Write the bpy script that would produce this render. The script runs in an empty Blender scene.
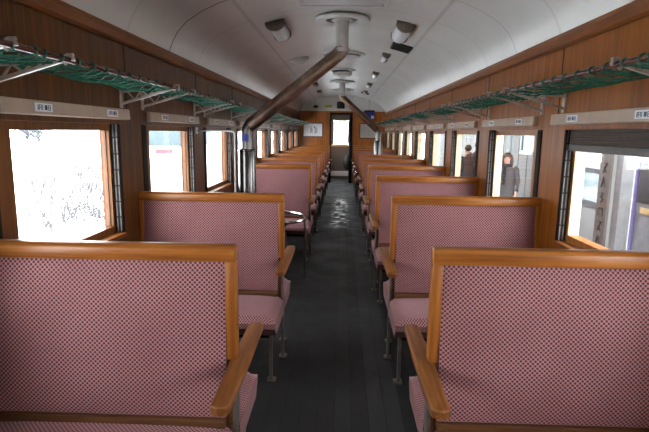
import bpy, bmesh, math, random
import numpy as np
from mathutils import Vector, Matrix
random.seed(7)
S = bpy.context.scene
COL = S.collection
PI = math.pi

# ------------------------------------------------------------------ materials
def new_mat(name):
    m = bpy.data.materials.new(name); m.use_nodes = True
    nt = m.node_tree; nt.nodes.clear()
    out = nt.nodes.new('ShaderNodeOutputMaterial')
    b = nt.nodes.new('ShaderNodeBsdfPrincipled')
    nt.links.new(b.outputs[0], out.inputs[0])
    return m, nt, b, out

def N(nt, kind, **kw):
    n = nt.nodes.new(kind)
    for k, v in kw.items():
        if k.startswith('i_'):
            key = k[2:]
            n.inputs[int(key) if key.isdigit() else key].default_value = v
        else: setattr(n, k, v)
    return n

def ramp(nt, src, stops):
    r = nt.nodes.new('ShaderNodeValToRGB')
    e = r.color_ramp.elements
    while len(e) < len(stops): e.new(0.5)
    for el, (p, c) in zip(e, stops):
        el.position = p; el.color = (*c, 1) if len(c) == 3 else c
    nt.links.new(src, r.inputs[0]); return r

def bump(nt, b, h, strength=.2, dist=.002):
    n = N(nt, 'ShaderNodeBump'); n.inputs['Strength'].default_value = strength; n.inputs['Distance'].default_value = dist
    nt.links.new(h, n.inputs['Height']); nt.links.new(n.outputs[0], b.inputs['Normal'])

def plain(name, col, rough=.5, metal=0, var=.12, vscale=30, spec=.5, bstr=.05):
    m, nt, b, o = new_mat(name)
    tc = N(nt, 'ShaderNodeTexCoord'); nz = N(nt, 'ShaderNodeTexNoise', i_Scale=vscale, i_Detail=4.0)
    nt.links.new(tc.outputs['Object'], nz.inputs['Vector'])
    c0 = tuple(max(0, c * (1 - var)) for c in col); c1 = tuple(min(1, c * (1 + var)) for c in col)
    r = ramp(nt, nz.outputs['Fac'], [(.3, c0), (.7, c1)])
    nt.links.new(r.outputs[0], b.inputs['Base Color'])
    b.inputs['Roughness'].default_value = rough; b.inputs['Metallic'].default_value = metal
    b.inputs['Specular IOR Level'].default_value = spec
    if bstr: bump(nt, b, nz.outputs['Fac'], bstr)
    return m

def wood(name, dark, mid, light, grain=(40, 2, 40), rough=.32, blotch=.35, spec=.35):
    m, nt, b, o = new_mat(name)
    tc = N(nt, 'ShaderNodeTexCoord')
    mp = N(nt, 'ShaderNodeMapping'); mp.inputs['Scale'].default_value = grain
    nt.links.new(tc.outputs['Object'], mp.inputs[0])
    n1 = N(nt, 'ShaderNodeTexNoise', i_Scale=1.0, i_Detail=6.0, i_Roughness=.6, i_Distortion=.15)
    nt.links.new(mp.outputs[0], n1.inputs['Vector'])
    n2 = N(nt, 'ShaderNodeTexNoise', i_Scale=3.0, i_Detail=3.0)
    nt.links.new(tc.outputs['Object'], n2.inputs['Vector'])
    mx = N(nt, 'ShaderNodeMath', operation='MULTIPLY_ADD'); mx.inputs[1].default_value = blotch
    nt.links.new(n2.outputs['Fac'], mx.inputs[0]); nt.links.new(n1.outputs['Fac'], mx.inputs[2])
    sb = N(nt, 'ShaderNodeMath', operation='SUBTRACT'); sb.inputs[1].default_value = blotch * .5
    nt.links.new(mx.outputs[0], sb.inputs[0])
    r = ramp(nt, sb.outputs[0], [(.28, dark), (.52, mid), (.75, light)])
    nt.links.new(r.outputs[0], b.inputs['Base Color'])
    b.inputs['Specular IOR Level'].default_value = spec
    rr = N(nt, 'ShaderNodeMapRange'); rr.inputs['To Min'].default_value = rough - .07; rr.inputs['To Max'].default_value = rough + .13
    nt.links.new(n2.outputs['Fac'], rr.inputs['Value']); nt.links.new(rr.outputs[0], b.inputs['Roughness'])
    bump(nt, b, n1.outputs['Fac'], .08, .001)
    return m

M = {}
M['bench_wood'] = wood('varnished_bench_wood', (.16, .048, .008), (.31, .103, .018), (.43, .165, .036), (2.2, 45, 45), .30)
M['bench_wood_v'] = wood('varnished_bench_upright', (.16, .048, .008), (.30, .10, .018), (.40, .15, .033), (45, 45, 2.2), .30)
M['arm_wood'] = wood('worn_armrest_wood', (.09, .030, .008), (.19, .066, .015), (.30, .12, .033), (50, 3, 50), .36, .6)
M['dark_rail'] = wood('dark_rail_wood', (.05, .022, .009), (.10, .042, .016), (.16, .07, .025), (3, 50, 50), .35)
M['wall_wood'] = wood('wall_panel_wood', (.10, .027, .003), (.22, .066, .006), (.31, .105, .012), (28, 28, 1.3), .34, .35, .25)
M['wall_wood_dark'] = wood('shaded_wall_panel_wood', (.027, .009, .003), (.085, .028, .005), (.17, .055, .009), (28, 28, 1.3), .36, .35, .25)  # same panelling wood, with the dim side's shade put into its colour
M['cornice_wood'] = wood('cornice_wood', (.09, .026, .007), (.19, .06, .013), (.25, .085, .018), (30, 1.4, 30), .36, .35, .25)
M['end_wood'] = wood('end_wall_wood', (.18, .05, .008), (.32, .098, .015), (.41, .14, .026), (26, 26, 1.3), .35)
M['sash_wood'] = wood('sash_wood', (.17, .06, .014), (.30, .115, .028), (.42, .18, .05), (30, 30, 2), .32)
M['sash_shaded'] = wood('shaded_sash_wood', (.07, .023, .005), (.14, .048, .010), (.21, .08, .018), (30, 30, 2), .36, .35, .25)  # sash wood again, darkened in colour to look backlit
M['sash_edge'] = plain('sash_lit_edge', (.66, .50, .30), .45, var=.15)  # daylight on the stile edge, painted as cream
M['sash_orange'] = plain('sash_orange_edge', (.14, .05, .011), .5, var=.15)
M['board'] = plain('beige_header_board', (.375, .275, .20), .45, var=.08, vscale=12)
M['track'] = plain('black_window_track', (.014, .012, .011), .7, var=.3, spec=.15)
M['track_metal'] = plain('grey_track_strip', (.13, .115, .105), .6, spec=.25, var=.25)
M['ceiling'] = None
M['metal_beige'] = plain('cast_bracket_metal', (.40, .34, .29), .38, metal=.35, var=.15)
M['rail'] = plain('rack_rail_enamel', (.075, .026, .018), .2, var=.2, spec=.5)
M['net'] = plain('green_net_cord', (.008, .095, .056), .8, var=.45, vscale=60)
M['leg'] = plain('bench_leg_metal', (.20, .175, .15), .4, metal=.5, var=.25)
M['white_paint'] = plain('white_painted_metal', (.66, .66, .64), .4, var=.06, vscale=8)
M['chrome'] = plain('polished_chrome', (.62, .60, .58), .14, metal=1, var=.08)
M['pipe_dark'] = plain('dark_stove_pipe', (.10, .098, .10), .22, metal=1, var=.25, vscale=10)
M['pipe_brown'] = plain('heat_browned_pipe', (.42, .33, .26), .3, metal=1, var=.35, vscale=9)
M['pipe_old'] = plain('dark_browned_pipe', (.16, .10, .065), .35, metal=1, var=.3, vscale=9)
M['pipe_mid'] = plain('grey_elbow_metal', (.17, .16, .155), .38, metal=1, var=.2, vscale=12)
M['pipe_white'] = plain('grey_white_pipe', (.55, .54, .52), .45, var=.1, vscale=10)
M['guard_paint'] = plain('dull_white_rail_paint', (.30, .30, .29), .5, var=.08)
M['iron'] = plain('black_cast_iron', (.02, .02, .022), .45, var=.3)
M['lamp_cap'] = plain('lamp_end_cap', (.16, .135, .10), .45, metal=.3, var=.15)
M['black'] = plain('matte_black', (.012, .012, .013), .55, var=.3)
M['paper'] = plain('white_paper', (.75, .75, .74), .6, var=.04, vscale=6)
M['paper_grey'] = plain('grey_paper', (.48, .45, .40), .6, var=.07, vscale=5)
M['ink'] = plain('grey_ink', (.12, .12, .13), .6)
M['ink_blue'] = plain('dark_blue_ink', (.03, .04, .09), .6)
M['blue'] = plain('blue_print', (.02, .04, .24), .5)
M['yellow'] = plain('yellow_print', (.55, .43, .03), .5)
M['shade'] = plain('grey_brown_shade', (.085, .068, .056), .75, var=.1, spec=.15)
M['shade_bar'] = plain('dark_shade_bar', (.05, .04, .034), .45, var=.15)
M['plate'] = plain('white_enamel_plate', (.66, .68, .70), .35, var=.05)
M['dark_room'] = plain('vestibule_paint', (.06, .048, .04), .5, var=.15)
M['door_panel'] = plain('grey_brown_door', (.12, .09, .07), .5, var=.1)
M['door_bar'] = plain('orange_varnish_bar', (.62, .28, .06), .35, var=.1)
M['light_metal'] = plain('brushed_kick_plate', (.85, .85, .84), .5, metal=0, var=.05)

def mat_fabric():
    m, nt, b, o = new_mat('dotted_pink_moquette')
    uv = N(nt, 'ShaderNodeUVMap'); uv.uv_map = 'UVMap'
    sp = N(nt, 'ShaderNodeSeparateXYZ'); nt.links.new(uv.outputs[0], sp.inputs[0])
    def wave(sock):
        k = N(nt, 'ShaderNodeMath', operation='MULTIPLY'); k.inputs[1].default_value = 2 * PI / .0165
        nt.links.new(sock, k.inputs[0])
        c = N(nt, 'ShaderNodeMath', operation='COSINE'); nt.links.new(k.outputs[0], c.inputs[0]); return c
    a, c = wave(sp.outputs[0]), wave(sp.outputs[1])
    p = N(nt, 'ShaderNodeMath', operation='MULTIPLY'); nt.links.new(a.outputs[0], p.inputs[0]); nt.links.new(c.outputs[0], p.inputs[1])
    mr = N(nt, 'ShaderNodeMapRange', interpolation_type='SMOOTHSTEP'); mr.inputs['From Min'].default_value = -.12; mr.inputs['From Max'].default_value = .26
    nt.links.new(p.outputs[0], mr.inputs['Value'])
    tc = N(nt, 'ShaderNodeTexCoord'); nz = N(nt, 'ShaderNodeTexNoise', i_Scale=4.0, i_Detail=3.0)
    nt.links.new(tc.outputs['Object'], nz.inputs['Vector'])
    base = ramp(nt, nz.outputs['Fac'], [(.3, (.335, .138, .145)), (.7, (.42, .196, .203))])
    mix = N(nt, 'ShaderNodeMix', data_type='RGBA'); mix.inputs['B'].default_value = (.058, .012, .016, 1)
    nt.links.new(mr.outputs[0], mix.inputs['Factor']); nt.links.new(base.outputs[0], mix.inputs['A'])
    nt.links.new(mix.outputs['Result'], b.inputs['Base Color'])
    b.inputs['Roughness'].default_value = .8
    b.inputs['Sheen Weight'].default_value = .35; b.inputs['Sheen Roughness'].default_value = .4
    b.inputs['Sheen Tint'].default_value = (1, .8, .82, 1)
    return m
M['fabric'] = mat_fabric()

def mat_ceiling():
    m, nt, b, o = new_mat('aged_white_ceiling_paint')
    tc = N(nt, 'ShaderNodeTexCoord'); sp = N(nt, 'ShaderNodeSeparateXYZ'); nt.links.new(tc.outputs['Object'], sp.inputs[0])
    nz = N(nt, 'ShaderNodeTexNoise', i_Scale=1.6, i_Detail=5.0); nt.links.new(tc.outputs['Object'], nz.inputs['Vector'])
    base = ramp(nt, nz.outputs['Fac'], [(.3, (.60, .59, .545)), (.7, (.70, .69, .65))])
    def lines(sock, off, period, w, soft):
        a = N(nt, 'ShaderNodeMath', operation='SUBTRACT'); a.inputs[1].default_value = off - period * .5
        nt.links.new(sock, a.inputs[0])
        md = N(nt, 'ShaderNodeMath', operation='FLOORED_MODULO'); md.inputs[1].default_value = period; nt.links.new(a.outputs[0], md.inputs[0])
        s2 = N(nt, 'ShaderNodeMath', operation='SUBTRACT'); s2.inputs[1].default_value = period * .5; nt.links.new(md.outputs[0], s2.inputs[0])
        ab = N(nt, 'ShaderNodeMath', operation='ABSOLUTE'); nt.links.new(s2.outputs[0], ab.inputs[0])
        mr = N(nt, 'ShaderNodeMapRange', interpolation_type='SMOOTHSTEP'); mr.inputs['From Min'].default_value = w; mr.inputs['From Max'].default_value = w + soft
        mr.inputs['To Min'].default_value = 1; mr.inputs['To Max'].default_value = 0
        nt.links.new(ab.outputs[0], mr.inputs['Value']); return mr.outputs[0]
    strong = lines(sp.outputs[1], 3.76, 5.82, .006, .006)
    faint = lines(sp.outputs[1], 3.76, 0.728, .003, .02)
    ax = N(nt, 'ShaderNodeMath', operation='ABSOLUTE'); nt.links.new(sp.outputs[0], ax.inputs[0])
    lng = lines(ax.outputs[0], .79, 5.0, .004, .02)
    def darken(col, fac, amt):
        mm = N(nt, 'ShaderNodeMath', operation='MULTIPLY'); mm.inputs[1].default_value = amt; nt.links.new(fac, mm.inputs[0])
        mix = N(nt, 'ShaderNodeMix', data_type='RGBA'); mix.inputs['B'].default_value = (.05, .045, .04, 1)
        nt.links.new(mm.outputs[0], mix.inputs['Factor']); nt.links.new(col, mix.inputs['A']); return mix.outputs['Result']
    lf = N(nt, 'ShaderNodeMapRange', interpolation_type='SMOOTHSTEP'); lf.inputs['From Min'].default_value = -.4; lf.inputs['From Max'].default_value = -.9
    lf.inputs['To Min'].default_value = .12; lf.inputs['To Max'].default_value = 1
    nt.links.new(sp.outputs[0], lf.inputs['Value'])
    st = N(nt, 'ShaderNodeMath', operation='MULTIPLY'); nt.links.new(strong, st.inputs[0]); nt.links.new(lf.outputs[0], st.inputs[1]); strong = st.outputs[0]
    c = darken(base.outputs[0], strong, .8); c = darken(c, faint, .16); c = darken(c, lng, .28)
    nt.links.new(c, b.inputs['Base Color']); b.inputs['Roughness'].default_value = .33
    n2 = N(nt, 'ShaderNodeTexNoise', i_Scale=2.2, i_Detail=2.0); nt.links.new(tc.outputs['Object'], n2.inputs['Vector'])
    bump(nt, b, n2.outputs['Fac'], .12, .03)
    return m
M['ceiling'] = mat_ceiling()

def mat_floor():
    m, nt, b, o = new_mat('oiled_black_floor_planks')
    tc = N(nt, 'ShaderNodeTexCoord'); sp = N(nt, 'ShaderNodeSeparateXYZ'); nt.links.new(tc.outputs['Object'], sp.inputs[0])
    mul = N(nt, 'ShaderNodeMath', operation='MULTIPLY'); mul.inputs[1].default_value = 1 / .092; nt.links.new(sp.outputs[0], mul.inputs[0])
    fl = N(nt, 'ShaderNodeMath', operation='FLOOR'); nt.links.new(mul.outputs[0], fl.inputs[0])
    fr = N(nt, 'ShaderNodeMath', operation='FRACT'); nt.links.new(mul.outputs[0], fr.inputs[0])
    wn = N(nt, 'ShaderNodeTexWhiteNoise', noise_dimensions='1D'); nt.links.new(fl.outputs[0], wn.inputs['W'])
    mp = N(nt, 'ShaderNodeMapping'); mp.inputs['Scale'].default_value = (30, 2.5, 1); nt.links.new(tc.outputs['Object'], mp.inputs[0])
    n1 = N(nt, 'ShaderNodeTexNoise', i_Scale=1.0, i_Detail=6.0); nt.links.new(mp.outputs[0], n1.inputs['Vector'])
    n2 = N(nt, 'ShaderNodeTexNoise', i_Scale=3.0, i_Detail=5.0, i_Roughness=.65); nt.links.new(tc.outputs['Object'], n2.inputs['Vector'])
    ad = N(nt, 'ShaderNodeMath', operation='MULTIPLY_ADD'); ad.inputs[1].default_value = .35
    nt.links.new(wn.outputs[0], ad.inputs[0]); nt.links.new(n2.outputs['Fac'], ad.inputs[2])
    col = ramp(nt, ad.outputs[0], [(.3, (.007, .007, .0075)), (.6, (.014, .0135, .014)), (.95, (.032, .031, .030))])
    gap = N(nt, 'ShaderNodeMath', operation='LESS_THAN'); gap.inputs[1].default_value = .05; nt.links.new(fr.outputs[0], gap.inputs[0])
    mix = N(nt, 'ShaderNodeMix', data_type='RGBA'); mix.inputs['B'].default_value = (.003, .003, .003, 1)
    nt.links.new(gap.outputs[0], mix.inputs['Factor']); nt.links.new(col.outputs[0], mix.inputs['A'])
    nt.links.new(mix.outputs['Result'], b.inputs['Base Color'])
    rr = N(nt, 'ShaderNodeMapRange'); rr.inputs['From Min'].default_value = .35; rr.inputs['From Max'].default_value = .65
    rr.inputs['To Min'].default_value = .5; rr.inputs['To Max'].default_value = .75
    nt.links.new(n2.outputs['Fac'], rr.inputs['Value'])
    # wet, trodden strip further down the aisle
    def mask(sock, c, w, soft):
        a = N(nt, 'ShaderNodeMath', operation='SUBTRACT'); a.inputs[1].default_value = c; nt.links.new(sock, a.inputs[0])
        q = N(nt, 'ShaderNodeMath', operation='ABSOLUTE'); nt.links.new(a.outputs[0], q.inputs[0])
        k = N(nt, 'ShaderNodeMapRange', interpolation_type='SMOOTHSTEP'); k.inputs['From Min'].default_value = w; k.inputs['From Max'].default_value = w + soft
        k.inputs['To Min'].default_value = 1; k.inputs['To Max'].default_value = 0; nt.links.new(q.outputs[0], k.inputs['Value']); return k.outputs[0]
    n3 = N(nt, 'ShaderNodeTexNoise', i_Scale=9.0, i_Detail=3.0); nt.links.new(tc.outputs['Object'], n3.inputs['Vector'])
    th = N(nt, 'ShaderNodeMapRange'); th.inputs['From Min'].default_value = .50; th.inputs['From Max'].default_value = .60; nt.links.new(n3.outputs['Fac'], th.inputs['Value'])
    m1 = N(nt, 'ShaderNodeMath', operation='MULTIPLY'); nt.links.new(mask(sp.outputs[0], 0, .10, .12), m1.inputs[0]); nt.links.new(mask(sp.outputs[1], 9.6, 1.3, 1.0), m1.inputs[1])
    m2 = N(nt, 'ShaderNodeMath', operation='MULTIPLY'); nt.links.new(m1.outputs[0], m2.inputs[0]); nt.links.new(th.outputs[0], m2.inputs[1])
    mr2 = N(nt, 'ShaderNodeMix', data_type='FLOAT'); mr2.inputs['B'].default_value = .3
    nt.links.new(m2.outputs[0], mr2.inputs['Factor']); nt.links.new(rr.outputs[0], mr2.inputs['A'])
    nt.links.new(mr2.outputs['Result'], b.inputs['Roughness']); b.inputs['Specular IOR Level'].default_value = .3
    hs = N(nt, 'ShaderNodeMath', operation='SUBTRACT'); nt.links.new(n1.outputs['Fac'], hs.inputs[0]); nt.links.new(gap.outputs[0], hs.inputs[1])
    bump(nt, b, hs.outputs[0], .35, .004)
    return m
M['floor'] = mat_floor()

def mat_glass():
    m, nt, b, o = new_mat('window_glass')
    nt.nodes.remove(b)
    t = N(nt, 'ShaderNodeBsdfTransparent'); t.inputs[0].default_value = (.96, .98, .98, 1)
    g = N(nt, 'ShaderNodeBsdfGlossy'); g.inputs['Roughness'].default_value = .02
    lw = N(nt, 'ShaderNodeLayerWeight'); pw = N(nt, 'ShaderNodeMath', operation='POWER'); pw.inputs[1].default_value = 5
    nt.links.new(lw.outputs['Facing'], pw.inputs[0])
    f = N(nt, 'ShaderNodeMath', operation='MULTIPLY_ADD'); f.inputs[1].default_value = .75; f.inputs[2].default_value = .03; nt.links.new(pw.outputs[0], f.inputs[0])
    nz = N(nt, 'ShaderNodeTexNoise', i_Scale=2.0); tc = N(nt, 'ShaderNodeTexCoord'); nt.links.new(tc.outputs['Object'], nz.inputs['Vector'])
    mu = N(nt, 'ShaderNodeMath', operation='MULTIPLY_ADD'); mu.inputs[1].default_value = .02; nt.links.new(nz.outputs['Fac'], mu.inputs[0]); nt.links.new(f.outputs[0], mu.inputs[2])
    mx = N(nt, 'ShaderNodeMixShader'); nt.links.new(mu.outputs[0], mx.inputs[0]); nt.links.new(t.outputs[0], mx.inputs[1]); nt.links.new(g.outputs[0], mx.inputs[2])
    nt.links.new(mx.outputs[0], o.inputs[0]); return m
M['glass'] = mat_glass()

def mat_diffuser():
    m = plain('lamp_diffuser', (.72, .74, .76), .25, var=.05)
    return m
M['diffuser'] = mat_diffuser()

# ------------------------------------------------------------------ mesh builder
class MB:
    def __init__(s): s.bm = bmesh.new()
    def _add(s, verts, faces):
        vs = [s.bm.verts.new(v) for v in verts]
        out = []
        for f in faces:
            try: out.append(s.bm.faces.new([vs[i] for i in f]))
            except ValueError: pass
        return vs, out
    def box(s, x0, x1, y0, y1, z0, z1, bev=0, seg=2):
        x0, x1 = min(x0, x1), max(x0, x1); y0, y1 = min(y0, y1), max(y0, y1); z0, z1 = min(z0, z1), max(z0, z1)
        v = [(x, y, z) for z in (z0, z1) for y in (y0, y1) for x in (x0, x1)]
        f = [(0, 2, 3, 1), (4, 5, 7, 6), (0, 1, 5, 4), (2, 6, 7, 3), (0, 4, 6, 2), (1, 3, 7, 5)]
        vs, fs = s._add(v, f)
        if bev:
            es = list({e for q in fs for e in q.edges})
            bmesh.ops.bevel(s.bm, geom=es, offset=bev, segments=seg, profile=.5, affect='EDGES')
        return s
    def prism(s, poly, axis, a, b, bev=0, seg=2):
        # poly: list of 2D points; axis 0: (y,z) 1: (x,z) 2: (x,y)
        def P(p, t):
            return [(t, p[0], p[1]), (p[0], t, p[1]), (p[0], p[1], t)][axis]
        n = len(poly)
        v = [P(p, a) for p in poly] + [P(p, b) for p in poly]
        f = [tuple(range(n))[::-1], tuple(range(n, 2 * n))] + [(i, (i + 1) % n, n + (i + 1) % n, n + i) for i in range(n)]
        vs, fs = s._add(v, f)
        bmesh.ops.recalc_face_normals(s.bm, faces=fs)
        if bev:
            es = list({e for q in fs for e in q.edges})
            bmesh.ops.bevel(s.bm, geom=es, offset=bev, segments=seg, profile=.5, affect='EDGES')
        return s
    def tube(s, pts, r, seg=10, closed=False, caps=True, ref=(0.13, .31, 1)):
        pts = [Vector(p) for p in pts]; n = len(pts)
        rs = r if isinstance(r, (list, tuple)) else [r] * n
        rings = []
        for i, p in enumerate(pts):
            if closed: t = pts[(i + 1) % n] - pts[(i - 1) % n]
            elif i == 0: t = pts[1] - pts[0]
            elif i == n - 1: t = pts[-1] - pts[-2]
            else: t = (pts[i + 1] - p).normalized() + (p - pts[i - 1]).normalized()
            t.normalize()
            u = t.cross(Vector(ref))
            if u.length < 1e-3: u = t.cross(Vector((1, 0, 0)))
            u.normalize(); w = t.cross(u)
            rings.append([s.bm.verts.new(p + (u * math.cos(a) + w * math.sin(a)) * rs[i]) for a in [2 * PI * k / seg for k in range(seg)]])
        m = n if closed else n - 1
        for i in range(m):
            A, B = rings[i], rings[(i + 1) % n]
            for k in range(seg):
                s.bm.faces.new((A[k], A[(k + 1) % seg], B[(k + 1) % seg], B[k]))
        if caps and not closed:
            s.bm.faces.new(rings[0][::-1]); s.bm.faces.new(rings[-1])
        return s
    def bar(s, a, b, w, h, up=(0, 0, 1)):
        a, b = Vector(a), Vector(b); t = (b - a).normalized(); u = t.cross(Vector(up)).normalized(); v = u.cross(t)
        vs = []
        for p in (a, b):
            for du, dv in ((-1, -1), (1, -1), (1, 1), (-1, 1)): vs.append(p + u * du * w / 2 + v * dv * h / 2)
        vs_, fs = s._add(vs, [(0, 1, 2, 3), (7, 6, 5, 4), (0, 4, 5, 1), (1, 5, 6, 2), (2, 6, 7, 3), (3, 7, 4, 0)])
        bmesh.ops.recalc_face_normals(s.bm, faces=fs); return s
    def lathe(s, prof, c, seg=32, axis='z'):
        rings = []
        for r, z in prof:
            if r <= 1e-6: rings.append([s.bm.verts.new((c[0], c[1], c[2] + z))])
            else: rings.append([s.bm.verts.new((c[0] + r * math.cos(2 * PI * k / seg), c[1] + r * math.sin(2 * PI * k / seg), c[2] + z)) for k in range(seg)])
        for A, B in zip(rings, rings[1:]):
            for k in range(seg):
                k2 = (k + 1) % seg
                if len(A) == 1 and len(B) == 1: continue
                if len(A) == 1: f = (A[0], B[k2], B[k])
                elif len(B) == 1: f = (A[k], A[k2], B[0])
                else: f = (A[k], A[k2], B[k2], B[k])
                s.bm.faces.new(f)
        return s
    def ball(s, c, r, seg=16, sc=(1, 1, 1)):
        mt = Matrix.Translation(c) @ Matrix.Diagonal((*[r * q for q in sc], 1))
        bmesh.ops.create_uvsphere(s.bm, u_segments=seg, v_segments=max(6, seg // 2 + 2), radius=1, matrix=mt); return s
    def build(s, name, mat, parent=None, smooth=True, uv=False, recalc=True, angle=35):
        if recalc: bmesh.ops.recalc_face_normals(s.bm, faces=s.bm.faces)
        me = bpy.data.meshes.new(name)
        if uv:
            L = s.bm.loops.layers.uv.new('UVMap')
            for f in s.bm.faces:
                n = f.normal; a = max(range(3), key=lambda i: abs(n[i]))
                for l in f.loops:
                    c = l.vert.co
                    l[L].uv = (c.y, c.z) if a == 0 else (c.x, c.z) if a == 1 else (c.x, c.y)
        s.bm.to_mesh(me); s.bm.free()
        if smooth:
            me.polygons.foreach_set('use_smooth', [True] * len(me.polygons))
            me.set_sharp_from_angle(angle=math.radians(angle))
        me.materials.append(mat if not isinstance(mat, str) else M[mat])
        o = bpy.data.objects.new(name, me); COL.objects.link(o)
        if parent: o.parent = parent
        return o

def empty(name, loc=(0, 0, 0), rz=0):
    o = bpy.data.objects.new(name, None); COL.objects.link(o); o.location = loc; o.rotation_euler = (0, 0, rz)
    o.empty_display_size = .1
    return o
def tag(o, label, cat, group=None, kind=None):
    o['label'] = label; o['category'] = cat
    if group: o['group'] = group
    if kind: o['kind'] = kind
    return o
def struct(o):
    o['kind'] = 'structure'; return o
KIDS = {}
def copy_tree(o, parent=None):
    c = o.copy(); COL.objects.link(c)
    if parent: c.parent = parent
    for ch in [q for q in o.children]: copy_tree(ch, c)
    return c
ORD = ['first', 'second', 'third', 'fourth', 'fifth', 'sixth', 'seventh', 'eighth', 'ninth', 'tenth', 'eleventh', 'twelfth']
SIDE = {-1: 'snow side', 1: 'platform side'}

# ------------------------------------------------------------------ dimensions
P = 1.455                      # bay pitch
K0, K1 = -3, 9                 # pillars K0..K1
def pier(k): return 1.605 + P * k
PW = .205                      # half width of a pillar
XI = 1.265                     # wall face
XG = 1.335                     # glass
XO = 1.372                      # outer skin
SILL, HEAD = .895, 1.53
YE = 14.93                     # end partition
YB = pier(K0)                  # rear wall behind the viewer
CEIL = [(1.262, 2.05), (1.25, 2.08), (1.225, 2.14), (1.19, 2.2), (1.12, 2.275), (1.0, 2.350), (.88, 2.403), (.74, 2.447), (.6, 2.485), (.45, 2.516), (.3, 2.538), (.15, 2.551), (0, 2.555)]
def zc(x):
    x = abs(x)
    for (a, za), (b, zb) in zip(CEIL, CEIL[1:]):
        if b <= x <= a: return zb + (za - zb) * (x - b) / (a - b)
    return 2.05

# ------------------------------------------------------------------ shell
b = MB(); b.box(-XO, XO, YB - .1, 16.7, -.08, 0); struct(b.build('floor', 'floor', smooth=False))
# ceiling vault
b = MB()
prof = CEIL + [(-x, z) for x, z in CEIL[-2::-1]]
rows = []
for y in (YB - .1, YE + .05): rows.append([b.bm.verts.new((x, y, z)) for x, z in prof])
for i in range(len(prof) - 1): b.bm.faces.new((rows[0][i], rows[0][i + 1], rows[1][i + 1], rows[1][i]))
out = []
for y in (YB - .1, YE + .05): out.append([b.bm.verts.new((x * 1.13, y, z + .12 if z > 2.07 else z)) for x, z in prof])
for i in range(len(prof) - 1): b.bm.faces.new((out[0][i + 1], out[0][i], out[1][i], out[1][i + 1]))
for a_ in (0, 1): b.bm.faces.new(rows[a_] + out[a_][::-1])
for e in (0, -1): b.bm.faces.new((rows[0][e], rows[1][e], out[1][e], out[0][e]))
struct(b.build('ceiling', 'ceiling'))

for s, nm in ((-1, 'left'), (1, 'right')):
    b = MB()
    b.box(s * XI, s * XO, YB, YE, 0, SILL)                       # under the windows
    b.box(s * XI, s * XO, YB, YE, HEAD, 2.07)                    # above the windows
    for k in range(K0, K1 + 1):
        y0, y1 = max(pier(k) - PW, YB), min(pier(k) + PW, YE)
        b.box(s * XI, s * XO, y0, y1, SILL, HEAD)
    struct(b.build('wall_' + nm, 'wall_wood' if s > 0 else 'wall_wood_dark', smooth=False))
    # seams between the upper wall panels
    b = MB()
    for k in range(-1, K1): b.box(s * (XI - .003), s * XI, pier(k) - .075, pier(k) - .066, 1.62, 2.0)
    o = struct(b.build('trim_1' if s < 0 else 'trim_2', 'track', smooth=False))
    # cornice moulding
    b = MB()
    b.prism([(s * 1.268, 1.985), (s * 1.243, 1.985), (s * 1.232, 1.995), (s * 1.228, 2.035), (s * 1.236, 2.05), (s * 1.236, 2.06), (s * 1.268, 2.07)], 1, YB, YE)
    struct(b.build('trim_3' if s < 0 else 'trim_4', 'cornice_wood', smooth=False))
    b = MB(); b.box(s * (XI - .015), s * XI, YB, YE, 0, .11, .004)
    struct(b.build('baseboard_' + nm, 'dark_rail', smooth=False))

# end partition with doorway, and the lunette above
DX0, DX1, DZ = -.36, .312, 2.05
b = MB()
b.box(-XO, DX0, YE, YE + .05, 0, 2.1); b.box(DX1, XO, YE, YE + .05, 0, 2.1); b.box(DX0, DX1, YE, YE + .05, DZ, 2.1)
for x in (-.80, .76, -.42, .36):     # upright battens on the panelling
    b.box(x - .018, x + .018, YE - .008, YE, .0, 2.1)
b.box(-XI, XI, YE - .014, YE, 2.06, 2.1) 
struct(b.build('wall_front', 'end_wood', smooth=False))
b = MB()
pr = [(x, z + .02) for x, z in CEIL] + [(-x, z + .02) for x, z in CEIL[-2::-1]]
pr = [(XI, 2.1)] + [(x, z) for x, z in pr if z > 2.1] + [(-XI, 2.1)]
b.prism(pr, 1, YE, YE + .05)
struct(b.build('wall_front_lunette', 'ceiling', smooth=False))
b = MB(); b.box(-XO, XO, YB - .1, YB, 0, 2.75); struct(b.build('wall_back', 'wall_wood', smooth=False))
# vestibule beyond the doorway
b = MB()

for xx in ((-.75, -.70), (.66, .71)):  # side openings added so daylight reaches the end door
    b.box(*xx, YE + .05, 15.5, 0, 2.3); b.box(*xx, 16.05, 16.6, 0, 2.3); b.box(*xx, 15.5, 16.05, 0, .8); b.box(*xx, 15.5, 16.05, 2.0, 2.3)
b.box(-.75, .71, YE + .05, 16.6, 2.25, 2.3)
struct(b.build('wall_vestibule', 'dark_room', smooth=False))
b = MB()
b.box(-.75, -.37, 16.5, 16.6, 0, 2.3); b.box(.30, .71, 16.5, 16.6, 0, 2.3); b.box(-.37, .30, 16.5, 16.6, 2.0, 2.3)
struct(b.build('wall_vestibule_end', 'dark_room', smooth=False))
# partition door frame
d = empty('door_1', (0, 0, 0)); struct(d)
b = MB(); b.box(DX0, DX0 + .05, YE - .02, YE + .12, 0, DZ, .004); b.box(DX1 - .09, DX1, YE - .02, YE + .12, 0, DZ, .004); b.box(DX0 + .05, DX1 - .09, YE - .02, YE + .12, DZ - .05, DZ, .004)
b.build('door_frame', 'track', d)
b = MB(); b.box(DX0 + .05, DX1 - .09, YE + .05, YE + .09, 1.88, DZ - .05); b.build('transom', 'door_panel', d)
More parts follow.
